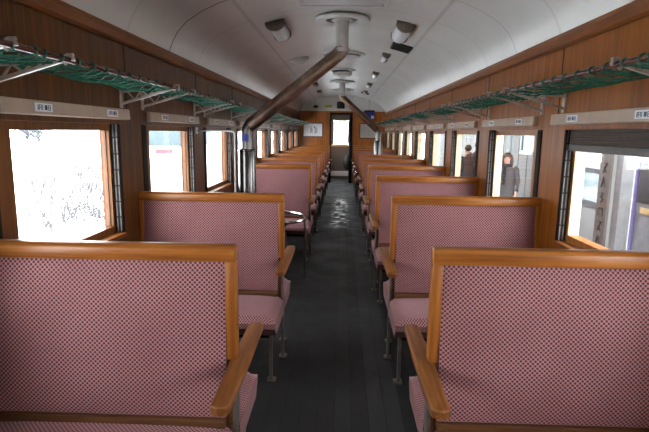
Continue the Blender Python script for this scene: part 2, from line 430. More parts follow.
# end door
d = empty('door_2', (0, 0, 0)); struct(d)
b = MB()
b.box(-.37, .30, 16.51, 16.55, 0, 1.09); b.box(-.37, .30, 16.51, 16.55, 1.875, 2.0); b.box(-.37, -.275, 16.51, 16.55, 1.09, 1.875); b.box(.222, .30, 16.51, 16.55, 1.09, 1.875)
b.build('door_leaf', 'door_panel', d)
b = MB(); b.box(-.37, .30, 16.49, 16.512, 1.035, 1.095, .005); b.build('door_rail', 'door_bar', d)
b = MB(); b.box(-.35, .235, 16.495, 16.512, .075, .235, .004); b.build('kick_plate', 'light_metal', d)
b = MB(); b.box(-.275, .222, 16.525, 16.535, 1.09, 1.875); b.build('pane', 'glass', d)
b = MB()
def roundrect(x0, x1, z0, z1, r, n=5):
    pts = []
    for cx, cz, a0 in ((x1 - r, z1 - r, 0), (x0 + r, z1 - r, 90), (x0 + r, z0 + r, 180), (x1 - r, z0 + r, 270)):
        for i in range(n + 1): a = math.radians(a0 + 90 * i / n); pts.append((cx + r * math.cos(a), cz + r * math.sin(a)))
    return pts
rr = roundrect(-.262, .209, 1.103, 1.862, .07)
b.tube([(x, 16.505, z) for x, z in rr], .018, 8, closed=True); b.build('window_gasket', 'white_paint', d)

# ------------------------------------------------------------------ windows, header boards
wn = 0; tn = 5
def window(s, k, n):
    y0, y1 = pier(k) + PW, pier(k + 1) - PW
    if k == K1 - 1: y1 = min(y1, YE)
    w = empty('window_%d' % n, (0, 0, 0)); struct(w)
    b = MB(); sn, sf = .165, .026
    xa, xb = s * (XG - .03), s * (XG + (.03 if s > 0 else .012))
    b.box(xa, xb, y0, y0 + sn, SILL, HEAD); b.box(xa, xb, y1 - sf, y1, SILL, HEAD)
    b.box(xa, xb, y0 + sn, y1 - sf, SILL, SILL + .045); b.box(xa, xb, y0 + sn, y1 - sf, HEAD - .038, HEAD)
    b.build('sash', 'sash_wood' if s > 0 else 'sash_shaded', w, smooth=False)
    b = MB()                                                       # edge strip inside the sash, cream on the right for painted daylight
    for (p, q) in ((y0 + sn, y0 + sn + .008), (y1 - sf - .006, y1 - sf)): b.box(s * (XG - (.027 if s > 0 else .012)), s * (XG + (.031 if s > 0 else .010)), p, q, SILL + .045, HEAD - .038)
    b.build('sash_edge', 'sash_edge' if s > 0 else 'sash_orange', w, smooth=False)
    b = MB(); b.box(s * (XG - .002), s * (XG + .002), y0 + sn, y1 - sf, SILL + .045, HEAD - .038); b.build('pane', 'glass', w, smooth=False)
    b = MB()                                                       # window sill
    b.box(s * (XI - .02), s * (XG - .03), y0 - .005, y1 + .005, SILL - .018, SILL + .006, .004); b.build('sill', 'cornice_wood', w, smooth=False)
    b = MB()
    for q, dr in ((y0, 1), (y1, -1)):
        b.box(s * (XI - .004), s * (XG - .03), q, q + dr * .006, SILL + .006, HEAD - .002)
        b.box(s * (XI - .006), s * XI, q - (.062 if dr > 0 else -.018), q, SILL + .006, HEAD - .002)
    b.build('track', 'track', w, smooth=False)
    b = MB()
    for q, dr in ((y0, 1), (y1, -1)):
        for (xa_, xb_) in ((XI + .001, XI + .007), (XI + .021, XI + .026)):
            z = SILL + .01
            while z < HEAD - .03:
                z2 = min(z + .083, HEAD - .003)
                b.box(s * xa_, s * xb_, q + dr * .006, q + dr * .010, z, z2); z += .092
    b.build('track_strip', 'track_metal', w, smooth=False)
    if s > 0 and k == 0:
        b = MB()
        for i in range(6): b.box(s * (XI + .012), s * (XI + .022), y0 + .012, y1 - .012, 1.452 + i * .013, 1.463 + i * .013, .002, 1)
        b.box(s * (XI + .014), s * (XI + .017), y0 + .012, y1 - .012, 1.44, HEAD - .003)
        sh = b.build('shade', 'shade', w, smooth=False)
        b = MB(); b.box(s * (XI + .008), s * (XI + .030), y0 + .011, y1 - .011, 1.413, 1.451, .004); b.build('shade_bar', 'shade_bar', sh, smooth=False)
    return w
for s in (-1, 1):
    for k in range(K0, K1):
        wn += 1; window(s, k, wn)
for s in (-1, 1):
    for k in range(-1, K1):
        y0, y1 = pier(k) + .235, pier(k + 1) - .0 + (-.085 if s < 0 else -.03)
        y1 = min(y1, YE - .03)
        tn += 1
        b = MB(); b.prism([(s * XI, 1.553), (s * (XI - .03), 1.556), (s * (XI - .026), 1.615), (s * XI, 1.617)], 1, y0, y1, .003, 1)
        o = struct(b.build('trim_%d' % tn, 'board', smooth=False))
# number plates on the header boards
def plate(s, k, frac, which):
    y = pier(k) + .235 + 1.165 * frac
    e = empty('seat_plate', (s * (XI - .0285), y, 1.586))
    tag(e, 'white plate on beige board above the %s %s window, %s' % (ORD[k], SIDE[s].replace(' side', '-side'), which), 'sign', 'seat plates on the beige boards')
    b = MB(); b.box(0, -s * .004, -.062, .062, -.0175, .0175, .001, 1); b.build('plate', 'plate', e, smooth=False)
    b = MB()
    X = -s * .0045
    fl = -s      # reading direction along the wall
    def q(u0, u1, v0, v1): b.box(X - .0006, X + .0006, fl * -u0, fl * -u1, v0, v1)
    q(-.046, -.028, .008, .011); q(-.046, -.028, -.011, -.008); q(-.046, -.043, -.011, .011); q(-.031, -.028, -.011, .011); q(-.042, -.033, -.002, .002)
    q(-.022, -.004, -.010, .010)
    q(.010, .013, -.011, .011); q(.018, .036, .008, .011); q(.018, .021, -.011, .011); q(.033, .036, -.011, .011); q(.018, .036, -.002, .001); q(.041, .046, -.011, .011)
    b.build('lettering', 'ink_blue', e, smooth=False)
for s in (-1, 1):
    for k in range(0, 5):
        plate(s, k, .225, 'nearer one'); plate(s, k, .775, 'farther one')

# ------------------------------------------------------------------ luggage racks
RX, RZ = .935, 1.735
def make_rack(s):
    e = empty('luggage_rack', (0, 0, 0))
    L = P
    b = MB(); b.tube([(s * RX, 0, RZ), (s * RX, L, RZ)], .0105, 12); b.build('rail', 'rail', e)
    b = MB(); b.tube([(s * (XI - .012), .02, 1.738), (s * (XI - .012), L - .02, 1.738)], .007, 8); b.build('rear_rail', 'rail', e)
    # net
    b = MB()
    xw, zw = XI - .012, 1.738
    nv = 9; nu = int(L / .036)
    def pt(i, j, jit=0):
        v = j / nv; y = L * i / nu
        x = RX + (xw - RX) * v
        z = RZ + (zw - RZ) * v - .02 * math.sin(PI * v) * (1 + .3 * math.sin(y * 13) + .3 * math.sin(y * 29 + 1))
        return Vector((s * x, min(max(y + random.uniform(-.005, .005), .003), L - .003), z + random.uniform(-.003, .003)))
    g = [[pt(i, j) for j in range(nv + 1)] for i in range(nu + 1)]
    for i in range(nu):
        for j in range(nv):
            if (i + j) % 2 == 0: b.tube([g[i][j], g[i + 1][j + 1]], .0030, 4, caps=False)
            else: b.tube([g[i + 1][j], g[i][j + 1]], .0030, 4, caps=False)
    for i in range(nu + 1):                      # cords tied fore and aft
        if i % 2 == 0: b.tube(g[i], .0024, 4, caps=False)
    for i in range(0, nu + 1, 3):                # loops round the rail
        y = min(max(L * i / nu, .012), L - .012)
        b.tube([(s * RX + .0130 * math.cos(a), y + .006 * math.sin(a * .5), RZ + .0130 * math.sin(a)) for a in [2 * PI * q / 10 for q in range(10)]], .0032, 5, closed=True, ref=(0, 1, 0))
    b.build('net', 'net', e)
    # openwork brackets
    for y in (.165, L - .145):
        b = MB()
        tip = Vector((s * (RX + .004), y, RZ + .004))
        up = Vector((s * (XI - .004), y, 1.712)); lo = Vector((s * (XI - .006), y, 1.645))
        b.bar(tip, up, .012, .012); b.bar(tip, lo, .014, .014)
        b.box(s * (XI - .010), s * XI, y - .017, y + .017, 1.622, 1.733, .003)
        prev = None
        for i in range(1, 8):
            t = i / 8
            p = tip.lerp(up, t) if i % 2 else tip.lerp(lo, t)
            if prev is not None: b.bar(prev, p, .008, .008)
            prev = p
        # hook curling over the rail
        c = Vector((s * RX, y, RZ))
        b.tube([c + Vector((s * .017 * math.cos(a), 0, .017 * math.sin(a))) for a in [math.radians(q) for q in range(-60, 215, 25)]], .0065, 8, ref=(0, 1, 0))
        b.ball(c + Vector((-s * .014, 0, .016)), .0075, 10)
        b.build('bracket', 'metal_beige', e)
    return e
for s in (-1, 1):
    proto = None
    for k in range(-1, K1):
        y = pier(k)
        if proto is None: proto = r = make_rack(s)
        else: r = copy_tree(proto)
        r.location = (0, y, 0)
        if y + P > YE: r.location.y = YE - P - .012
        lab = 'green net luggage rack with pale brackets above the %s %s window' % (ORD[k] if k >= 0 else '', SIDE[s].replace(' side', '-side')) if k >= 0 else 'green net luggage rack cut off by the photo edge, nearest on the %s' % SIDE[s]
        tag(r, lab, 'luggage rack', 'green net luggage racks along the %s' % SIDE[s])

# ------------------------------------------------------------------ benches
AX = .331      # aisle edge
WX = 1.262
def back_cushion(s, f):
    # f = -1 faces the viewer, +1 faces away. padded panel leaning: thicker at the bottom
    b = MB(); nx, nz = 26, 16
    x0, x1, z0, z1 = AX + .036, WX - .03, .488, 1.058
    def P3(i, j):
        u, v = i / nx, j / nz
        e = (1 - abs(2 * u - 1) ** 9) * (1 - abs(2 * v - 1) ** 9)
        d = .012 + .036 * (1 - v) + .014 * e + .006 * math.sin(PI * u) * math.sin(PI * v)
        return (s * (x0 + (x1 - x0) * u), f * d, z0 + (z1 - z0) * v)
    g = [[b.bm.verts.new(P3(i, j)) for j in range(nz + 1)] for i in range(nx + 1)]
    for i in range(nx):
        for j in range(nz): b.bm.faces.new((g[i][j], g[i + 1][j], g[i + 1][j + 1], g[i][j + 1]))
    rim = [g[i][0] for i in range(nx + 1)] + [g[nx][j] for j in range(1, nz + 1)] + [g[i][nz] for i in range(nx - 1, -1, -1)] + [g[0][j] for j in range(nz - 1, 0, -1)]
    bk = [b.bm.verts.new((v.co.x, f * .002, v.co.z)) for v in rim]
    for i in range(len(rim)):
        j = (i + 1) % len(rim); b.bm.faces.new((rim[i], rim[j], bk[j], bk[i]))
    b.bm.faces.new(bk)
    return b
def seat_cushion(s, f):
    b = MB(); nx, ny = 26, 12
    x0, x1 = AX + .004, WX - .006
    y0, y1 = .035, .43
    zb = .325
    def top(u, v):
        # u along x, v from back (0) to front (1)
        ex = 1 - abs(2 * u - 1) ** 14; ev = 1 - max(0, (v - .5) * 2) ** 8
        return .415 + .040 * (ex * ev) ** .6 + .012 * math.sin(PI * u) * math.sin(PI * min(1, v * .9 + .1)) - .004 * v
    g = [[b.bm.verts.new((s * (x0 + (x1 - x0) * i / nx), f * (y0 + (y1 - y0) * j / ny), top(i / nx, j / ny))) for j in range(ny + 1)] for i in range(nx + 1)]
    for i in range(nx):
        for j in range(ny): b.bm.faces.new((g[i][j], g[i + 1][j], g[i + 1][j + 1], g[i][j + 1]))
    rim = [g[i][0] for i in range(nx + 1)] + [g[nx][j] for j in range(1, ny + 1)] + [g[i][ny] for i in range(nx - 1, -1, -1)] + [g[0][j] for j in range(ny - 1, 0, -1)]
    def inset(v, d, z):
        x = v.co.x; y = v.co.y
        fy = (abs(y) - y0) / (y1 - y0)
        return (x, f * (y0 + (y1 - d - y0) * fy), z)
    mid = [b.bm.verts.new(inset(v, .0, .38)) for v in rim]
    low = [b.bm.verts.new(inset(v, .045, zb)) for v in rim]
    n = len(rim)
    for i in range(n):
        j = (i + 1) % n
        b.bm.faces.new((rim[i], rim[j], mid[j], mid[i])); b.bm.faces.new((mid[i], mid[j], low[j], low[i]))
    b.bm.faces.new(low)
    return b
def make_bench(s, faces=(-1, 1)):
    e = empty('double_bench', (0, 0, 0))
    single = len(faces) == 1
    ya, yb = (-.027, .027) if not single else (-.027, .02)
    # wooden frame: top rail, uprights, lower rail
    b = MB()
    b.prism([(ya - .004, 1.056), (ya - .004, 1.098), (ya + .008, 1.112), (yb - .008, 1.112), (yb + .004, 1.098), (yb + .004, 1.056)], 0, s * AX, s * WX, .005, 2)
    b.build('top_rail', 'bench_wood', e)
    for xx in ((AX, AX + .036), (WX - .032, WX)):
        b = MB(); b.box(s * xx[0], s * xx[1], ya, yb, .698 if xx[0] == AX else .43, 1.056, .004)
        b.build('upright', 'bench_wood_v', e)
    b = MB(); b.box(s * (AX + .016), s * (AX + .036), ya, yb, .43, .70, .003); b.build('lower_upright', 'dark_rail', e)
    for f in faces:
        back_cushion(s, f).build('backrest', 'fabric', e, uv=True)
        seat_cushion(s, f).build('seat', 'fabric', e, uv=True)
        b = MB(); b.box(s * (AX + .036), s * (WX - .03), f * .008, f * .062, .450, .484, .006); b.build('lower_rail', 'dark_rail', e)
        b = MB(); b.box(s * (AX + .05), s * WX, f * .05, f * .36, .295, .324, .003); b.build('seat_frame', 'track', e)
        # front leg with foot plate
        b = MB()
        xl = AX + .048
        b.box(s * (xl - .010), s * (xl + .010), f * .285, f * .315, .004, .326, .003)
        b.box(s * (xl - .030), s * (xl + .022), f * .272, f * .328, 0, .012, .003)
        b.build('leg', 'leg', e)
    # centre post under the armrest
    b = MB(); xp = AX + .014
    b.box(s * (xp - .007), s * (xp + .009), -.025, .05, .30, .672, .003); b.box(s * (xp - .008), s * (xp + .010), .018, .052, .004, .32, .003); b.box(s * (xp - .024), s * (xp + .024), .008, .062, 0, .012, .003)
    b.build('leg', 'leg', e)
    # armrest running through past the upright on both sides
    b = MB()
    if single: L0, L1 = -.34, .02
    else: L0, L1 = -.34, .34
    pts = []; xc = AX - .012
    n = 8
    def hw(y): return .034 - .007 * abs(y) / .34 * .6
    for i in range(n + 1):
        a = PI + PI * i / n; w = hw(L0); pts.append((s * (xc + w * math.cos(a)), L0 + w * .75 + w * .75 * math.sin(a)))
    if single:
        pts += [(s * (xc + hw(0)), L1), (s * (xc - hw(0)), L1)]
    else:
        pts += [(s * (xc + hw(0)), 0)]
        for i in range(n + 1):
            a = PI * i / n; w = hw(L1); pts.append((s * (xc + w * math.cos(a)), L1 - w * .75 + w * .75 * math.sin(a)))
        pts += [(s * (xc - hw(0)), 0)]
    b.prism(pts, 2, .668, .700, .007, 3)
    b.build('armrest', 'arm_wood', e)
    return e
BY = {-1: 1.678, 1: 1.697}
skip = {-1: (2,), 1: (6,)}
for s in (-1, 1):
    proto = None; cnt = 0
    for k in range(0, 9):
        if k in skip[s]: continue
        if proto is None: proto = e = make_bench(s)
        else: e = copy_tree(proto)
        e.location = (-.010 if s < 0 else .008, BY[s] + P * k, 0)
        if s < 0: lab = ['large pink dotted bench in brown wood frame nearest camera, snow side', 'pink dotted bench with brown frame standing just before the near stove, snow side'][k] if k < 2 else 'pink dotted bench with brown frame, %s beyond the near stove, snow side' % ORD[k - 3]
        else: lab = 'large pink dotted bench in brown wood frame nearest camera, platform side' if k == 0 else ('pink dotted bench with brown frame, %s from the camera, platform side' % ORD[k] if k < 6 else 'pink dotted bench with brown frame, %s beyond the far stove, platform side' % ORD[k - 7])
        tag(e, lab, 'bench', 'pink benches along the aisle on the %s' % SIDE[s])
    e = make_bench(s, (-1,)); e.name = 'end_bench'
    e.location = (0, YE - .021, 0)
    tag(e, 'single-sided pink bench against the far end wall, %s' % SIDE[s], 'bench')

# ------------------------------------------------------------------ stoves, flue pipes
def arc_pts(p0, p1, p2, r, n=7):
    # rounded corner p0-p1-p2
    p0, p1, p2 = map(Vector, (p0, p1, p2)); a = (p0 - p1).normalized(); c = (p2 - p1).normalized()
    ang = a.angle(c); d = r / math.tan(ang / 2)
    s0, s1 = p1 + a * d, p1 + c * d
    bis = (a + c).normalized(); ctr = p1 + bis * (r / math.sin(ang / 2))
    v0, v1 = s0 - ctr, s1 - ctr
    return [ctr + v0.normalized().slerp(v1.normalized(), i / n) * r for i in range(n + 1)]
def make_stove(s, Y, which):
    X = s * .675; xp = -.907 if s < 0 else .78
    e = empty('pot_belly_stove', (0, 0, 0))
    tag(e, 'round black iron stove with a chrome ring rail, %s' % which, 'stove', 'iron stoves in the bench rows')
    b = MB(); c = (X, Y, 0)
    b.lathe([(0, .12), (.125, .12), (.14, .16), (.14, .22), (.155, .26), (.165, .36), (.16, .46), (.135, .52), (.135, .56), (.16, .575), (.16, .60), (.08, .615), (.08, .63), (0, .632)], c, 36)
    b.build('stove_body', 'iron', e)
    b = MB(); b.lathe([(0, .632), (.07, .632), (.07, .64), (.02, .645), (.02, .665), (.026, .672), (0, .68)], c, 20); b.build('lid', 'iron', e)
    b = MB(); b.box(X - s * .0 - .07, X + .07, Y - .178, Y - .145, .27, .40, .008); b.build('fire_door', 'iron', e)
    for a in (45, 135, 225, 315):
        b = MB(); ca, sa = math.cos(math.radians(a)), math.sin(math.radians(a))
        b.tube([(X + .11 * ca, Y + .11 * sa, .16), (X + .15 * ca, Y + .15 * sa, .0)], [.022, .016], 8); b.build('leg', 'iron', e)
    R_ = .35
    b = MB(); b.tube([(X + R_ * math.cos(2 * PI * i / 48), Y + R_ * math.sin(2 * PI * i / 48), .655) for i in range(48)], .017, 10, closed=True); b.build('ring_rail', 'chrome', e)
    for a in (20, 110, 200, 290):
        b = MB(); ca, sa = math.cos(math.radians(a)), math.sin(math.radians(a))
        b.tube([(X + R_ * ca, Y + R_ * sa, .0), (X + R_ * ca, Y + R_ * sa, .65)], .010, 8); b.build('ring_post', 'chrome', e)
    b = MB(); b.tube([(X + s * .12, Y, .49), (xp - s * .087, Y, .49)], .045, 14); b.build('flue_outlet', 'iron', e)
    # flue
    f = empty('stove_pipe', (0, 0, 0))
    tag(f, 'metal stove pipe slanting up to the ceiling, %s' % which, 'pipe', 'slanting stove pipes')
    b = MB(); b.lathe([(.052, .43), (.086, .43), (.086, 1.318), (.084, 1.326), (.056, 1.328)], (xp, Y, 0), 28); b.build('heat_jacket', 'pipe_dark', f)
    b = MB(); b.tube([(xp + .0868 * math.cos(2 * PI * i / 32), Y + .0868 * math.sin(2 * PI * i / 32), 1.312) for i in range(32)], .005, 6, closed=True); b.build('jacket_rim', 'chrome', f)
    top = (-.008, Y, 2.235); lowp = (xp, Y, 1.525)
    el = arc_pts((xp, Y, 1.0), lowp, top, .085)
    b = MB(); b.tube([(xp, Y, 1.326)] + el, .055, 18, ref=(0, 1, 0)); b.build('lower_pipe', 'pipe_mid', f)
    b = MB()
    for p, q in zip(el[1::2], el[2::2]): 
        p, q = Vector(p), Vector(q); b.tube([p, p.lerp(q, .25)], .060, 18, ref=(0, 1, 0))
    b.build('elbow', 'pipe_mid', f)
    el2 = arc_pts(lowp, top, (0, Y, 2.5), .09)
    st = Vector(el[-1]); en = Vector(el2[0])
    b = MB(); b.tube([st, st.lerp(en, .5)], .066, 24, ref=(0, 1, 0)); b.tube([st.lerp(en, .48), en], .064, 24, ref=(0, 1, 0)); b.tube([st.lerp(en, .47), st.lerp(en, .49)], .069, 24, ref=(0, 1, 0)); b.build('slanting_pipe', 'pipe_brown' if s < 0 else 'pipe_old', f)
    b = MB(); b.tube(el2 + [Vector((0, Y, 2.265))], .064, 20, ref=(0, 1, 0))
    for p, q in zip(el2[0::2], el2[1::2]): b.tube([p, Vector(p).lerp(Vector(q), .3)], .069, 20, ref=(0, 1, 0))
    b.build('upper_elbow', 'pipe_brown' if s < 0 else 'pipe_old', f)
    b = MB(); b.lathe([(.060, 2.24), (.072, 2.24), (.072, 2.275), (.062, 2.275), (.062, 2.551)], (0, Y, 0), 24); b.build('roof_pipe', 'pipe_white', f)
    if s < 0:
        b = MB(); 
        for a in range(-150, -60, 15):
            a0, a1 = math.radians(a), math.radians(a + 15)
            p = [(xp + .0562 * math.cos(t), Y + .0562 * math.sin(t)) for t in (a0, a1)]
            b._add([(p[0][0], p[0][1], 1.40), (p[1][0], p[1][1], 1.40), (p[1][0], p[1][1], 1.47), (p[0][0], p[0][1], 1.47)], [(0, 1, 2, 3)])
        o = b.build('pipe_label', 'blue', f); o['label'] = 'blue label wrapped on the pipe'
    # roof collar
    g = empty('roof_collar', (0, 0, 0))
    tag(g, 'pale round ceiling collar around the stove pipe, %s' % which, 'collar', 'ceiling collars of the stove pipes')
    b = MB(); b.lathe([(.15, 2.540), (.25, 2.540), (.262, 2.525), (.25, 2.512), (.17, 2.512), (.15, 2.525), (.15, 2.540)], (0, Y, 0), 40); b.build('outer_ring', 'white_paint', g)
    b = MB(); b.lathe([(.064, 2.548), (.15, 2.548), (.15, 2.540), (.064, 2.540), (.064, 2.548)], (0, Y, 0), 32); b.build('dark_gap', 'lamp_cap', g)
    b = MB(); b.lathe([(.064, 2.530), (.10, 2.530), (.10, 2.520), (.064, 2.515), (.064, 2.530)], (0, Y, 0), 32); b.build('inner_ring', 'white_paint', g)
    # guard rail between wall and aisle side
    h = empty('guard_rail', (0, 0, 0))
    tag(h, 'thin white guard rail from wall to floor, %s' % which, 'rail', 'white guard rails by the stoves')
    yg = Y - .47; xg = s * (abs(xp) + .018)
    b = MB()
    b.tube([(s * XI, yg, 1.497), (xg + s * .03, yg, 1.497)] + [(xg + s * .03 - s * .03 * math.sin(t), yg, 1.467 + .03 * math.cos(t)) for t in (.4, .8, 1.2)] + [(xg, yg, 1.467), (xg, yg, 0)], .008, 10); b.build('bar', 'guard_paint', h)
    b = MB(); b.lathe([(0, 0), (.035, 0), (.035, .008), (.012, .012)], (xg, yg, 0), 16); b.build('floor_flange', 'white_paint', h)
    b = MB(); b.tube([(s * XI, yg, 1.497), (s * (XI - .01), yg, 1.497)], .03, 14); b.build('wall_flange', 'white_paint', h)
make_stove(-1, 4.885, 'beside the third snow-side window')
make_stove(1, 10.75, 'far down on the platform side')

# ------------------------------------------------------------------ ceiling fittings
def on_ceiling(name, x, y, label, cat, group=None):
    e = empty(name, (x, y, zc(x)))
    sl = (zc(abs(x) + .05) - zc(max(0, abs(x) - .05))) / (.1 if abs(x) > .05 else 1) * (1 if x > 0 else -1)
    e.rotation_euler = (0, -math.atan(sl), 0) if abs(x) > .1 else (0, 0, 0)
    tag(e, label, cat, group); return e
def make_lamp(x, y, label):
    e = on_ceiling('ceiling_lamp', x, y, label, 'ceiling lamp', 'tube lamps on the ceiling')
    L = .58
    b = MB(); b.box(-.085, .085, 0, L, -.03, .01, .004); b.build('base', 'lamp_cap', e)
    def half(r0, z0, n=10): return [(r0 * math.cos(PI + PI * i / n), z0 + .062 * math.sin(PI + PI * i / n)) for i in range(n + 1)]
    b = MB(); b.prism(half(.078, -.028), 1, .05, L - .03, 0); b.build('diffuser', 'diffuser', e, angle=50)
    for q in ((-.004, .05), (L - .03, L + .004)):
        b = MB(); b.prism([(-.09, .008)] + half(.09, -.026) + [(.09, .008)], 1, q[0], q[1], .003, 1); b.build('end_cap', 'lamp_cap', e, angle=50)
    return e
for i, y in enumerate((4.78, 6.6, 8.6, 10.5, 12.4)):
    e = make_lamp(.585 if i == 0 else .565, y, 'white tube lamp with brown caps, %s from camera on the platform side of ceiling' % ORD[i])
    if i: e.scale = (.6, .75, .7)
for i, y in enumerate((4.70, 8.6, 10.5, 12.4)):
    e = make_lamp(-.61 if i == 0 else -.565, y, 'white tube lamp with brown caps, %s on the snow side of ceiling' % ('near the stove pipe' if i == 0 else ORD[i]))
    if i: e.scale = (.6, .75, .7)
e = on_ceiling('ceiling_loudspeaker', -.59, 7.1, 'small round white ceiling fitting behind the slanting pipe', 'speaker')
b = MB(); b.lathe([(0, 0), (.13, 0), (.135, -.02), (.12, -.04), (.10, -.045), (.1, -.035), (0, -.035)], (0, 0, 0), 32); b.build('ring', 'pipe_white', e)
b = MB(); b.lathe([(0, -.075), (.05, -.072), (.085, -.055), (.1, -.036), (0, -.036)], (0, 0, 0), 32); b.build('dome', 'white_paint', e)
e = on_ceiling('ceiling_grille', .675, 5.78, 'black rectangular grille on ceiling just beyond the first platform-side lamp', 'grille')
b = MB(); b.box(-.115, .115, 0, .36, -.022, .006, .004); b.build('frame', 'black', e)
b = MB()
for i in range(7): b.box(-.1, .1, .03 + i * .046, .05 + i * .046, -.027, -.021)
b.build('slats', 'track', e)
e = on_ceiling('ceiling_grille', .58, 12.9, 'small black grille far down the ceiling on the platform side', 'grille')
b = MB(); b.box(-.1, .1, 0, .3, -.022, .006, .004); b.build('frame', 'black', e)
b = MB()
for i in range(5): b.box(-.085, .085, .03 + i * .046, .05 + i * .046, -.027, -.021)
b.build('slats', 'track', e)
# rectangular cover close to the viewer
e = empty('ceiling_vent_panel', (.0, 3.06, 2.535)); tag(e, 'large pale rectangular ventilation cover on the ceiling at the top edge', 'vent cover')
b = MB(); b.box(-.365, .365, 0, 1.27, -.012, .05, .005); b.box(-.30, .30, .05, 1.22, -.02, -.010, .003); b.build('panel', 'white_paint', e)
b = MB()
b.box(-.365, .365, 1.245, 1.275, -.026, -.012, .003); b.box(-.365, .365, -.005, .025, -.026, -.012, .003); b.box(-.368, -.34, .02, 1.25, -.026, -.012, .003); b.box(.34, .368, .02, 1.25, -.026, -.012, .003)
b.build('rim', 'white_paint', e)
def make_ventilator(y, label, r=.29, drop=.05):
    e = empty('round_ventilator', (0, y, zc(0) - .012)); tag(e, label, 'ventilator', 'round ceiling ventilators')
    b = MB(); b.lathe([(r * .78, .02), (r, .02), (r + .01, -.0), (r, -.015), (r * .80, -.02), (r * .78, .02)], (0, 0, 0), 40); b.build('rim', 'white_paint', e)
    b = MB(); b.lathe([(0, .012), (r * .8, .012), (r * .8, .002), (0, .002)], (0, 0, 0), 32); b.build('dark_throat', 'black', e)
    b = MB(); b.lathe([(0, -drop * .4), (r * .72, -drop * .4), (r * .75, -drop * .7), (r * .6, -drop), (0, -drop - .012)], (0, 0, 0), 40); b.build('disc', 'white_paint', e)
    for a in range(0, 360, 90):
        ca, sa = math.cos(math.radians(a + 45)), math.sin(math.radians(a + 45))
        b = MB(); b.tube([(r * .6 * ca, r * .6 * sa, .0), (r * .6 * ca, r * .6 * sa, -drop * .5)], .008, 8); b.build('strut', 'lamp_cap', e)
make_ventilator(7.06, 'round white ceiling ventilator with dark gap, just beyond the near pipe collar', .31, .05)
make_ventilator(8.85, 'round white ceiling ventilator standing proud, between the two stove pipes', .22, .10)
make_ventilator(12.75, 'small far round ventilator beyond the far stove pipe', .27, .05)

# ------------------------------------------------------------------ end wall notices
def notice(name, x0, x1, z0, z1, label, paper, draw, frame=None, y=YE):
    e = empty(name, ((x0 + x1) / 2, y, (z0 + z1) / 2)); tag(e, label, 'notice')
    w, h = (x1 - x0) / 2, (z1 - z0) / 2
    if frame:
        b = MB()
        b.box(-w - .03, -w, -.022, 0, -h - .03, h + .03, .003); b.box(w, w + .03, -.022, 0, -h - .03, h + .03, .003)
        b.box(-w, w, -.022, 0, h, h + .03, .003); b.box(-w, w, -.022, 0, -h - .03, -h, .003); b.build('frame', frame, e)
    b = MB(); b.box(-w, w, -.012, 0, -h, h); b.build('sheet', paper, e, smooth=False)
    if draw:
        b = MB()
        for (u0, u1, v0, v1) in draw: b.box(-w + 2 * w * u0, -w + 2 * w * u1, -.0135, -.0118, -h + 2 * h * v0, -h + 2 * h * v1)
        b.build('print', 'ink', e, smooth=False)
    return e
yb = YE - .008
notice('framed_notice', -1.125, -.578, 1.372, 1.734, 'framed white sheet with grey drawing on the far wall, snow side of the doorway', 'paper',
       [(.36, .39, .2, .75), (.42, .45, .3, .7), (.47, .49, .22, .62), (.55, .63, .66, .78), (.60, .64, .2, .66), (.67, .70, .25, .7), (.74, .75, .25, .6), (.4, .44, .76, .8), (.2, .21, .3, .6)], 'dark_rail')
notice('framed_notice', .545, 1.01, 1.345, 1.735, 'framed greyish sheet with vertical columns on the far wall, platform side of the doorway', 'paper_grey',
       [(.08 + i * .085, .095 + i * .085, .12, .9) for i in range(11)], 'dark_rail')
e = empty('blue_notice_board', (.80, YE, 2.0)); tag(e, 'dark blue notice with a white corner above the far platform-side sheet', 'notice')
b = MB(); b.box(-.15, .15, -.03, -.002, -.12, .13, .004); b.build('board', 'blue', e)
b = MB(); b.box(.05, .13, -.033, -.029, -.10, -.02); b.build('white_patch', 'paper', e)
b = MB(); b.box(-.15, .15, -.036, -.002, .10, .135, .003); b.build('top_strip', 'track', e)
b = MB(); b.box(-.10, -.02, -.033, -.029, -.05, .07); b.build('dark_patch', 'ink_blue', e)
e = empty('yellow_notice', (-.40, YE, 2.235)); tag(e, 'small yellow notice on the white wall above the far doorway', 'notice')
b = MB(); b.box(-.105, .105, -.012, 0, -.04, .04, .002); b.build('sheet', 'yellow', e)
b = MB()
for i in range(3): b.box(-.085, .085 - .03 * i, -.0135, -.0115, .018 - i * .02, .024 - i * .02)
b.build('print', 'ink', e)
e = empty('black_box', (-.04, YE, 2.27)); tag(e, 'square black box on the white wall right above the far doorway', 'box')
b = MB(); b.box(-.11, .11, -.10, 0, -.10, .10, .008); b.build('case', 'black', e)
b = MB(); b.box(-.09, .09, -.104, -.099, -.08, .08, .002); b.build('front_panel', 'iron', e)
e = empty('black_fitting', (-.77, YE, 2.225)); tag(e, 'small black oval fitting on the white wall, snow side above the framed sheet', 'fitting')
b = MB(); b.ball((0, -.02, 0), .05, 16, (1.5, .5, .8)); b.build('body', 'black', e)
e = empty('white_fitting', (.37, YE, 2.235)); tag(e, 'small white square fitting on the white wall, platform side of the black box', 'fitting')
b = MB(); b.box(-.045, .045, -.02, 0, -.045, .045, .004); b.build('plate', 'paper', e)
b = MB(); b.box(-.022, .022, -.023, -.018, -.022, .022, .002); b.build('dark_centre', 'black', e)
# dark bag in the vestibule
e = empty('black_bag', (.205, 16.33, 0)); tag(e, 'black rounded bag hanging in the far vestibule beside the end door', 'bag')
b = MB(); b.ball((0, 0, .53), .24, 20, (.62, .45, 1.08)); b.build('bag_body', 'black', e)
b = MB(); b.tube([(-.05, 0, .74), (-.05, .06, .95), (0, .15, 1.0), (.05, .06, .95), (.05, 0, .74)], .012, 8); b.build('strap', 'black', e)

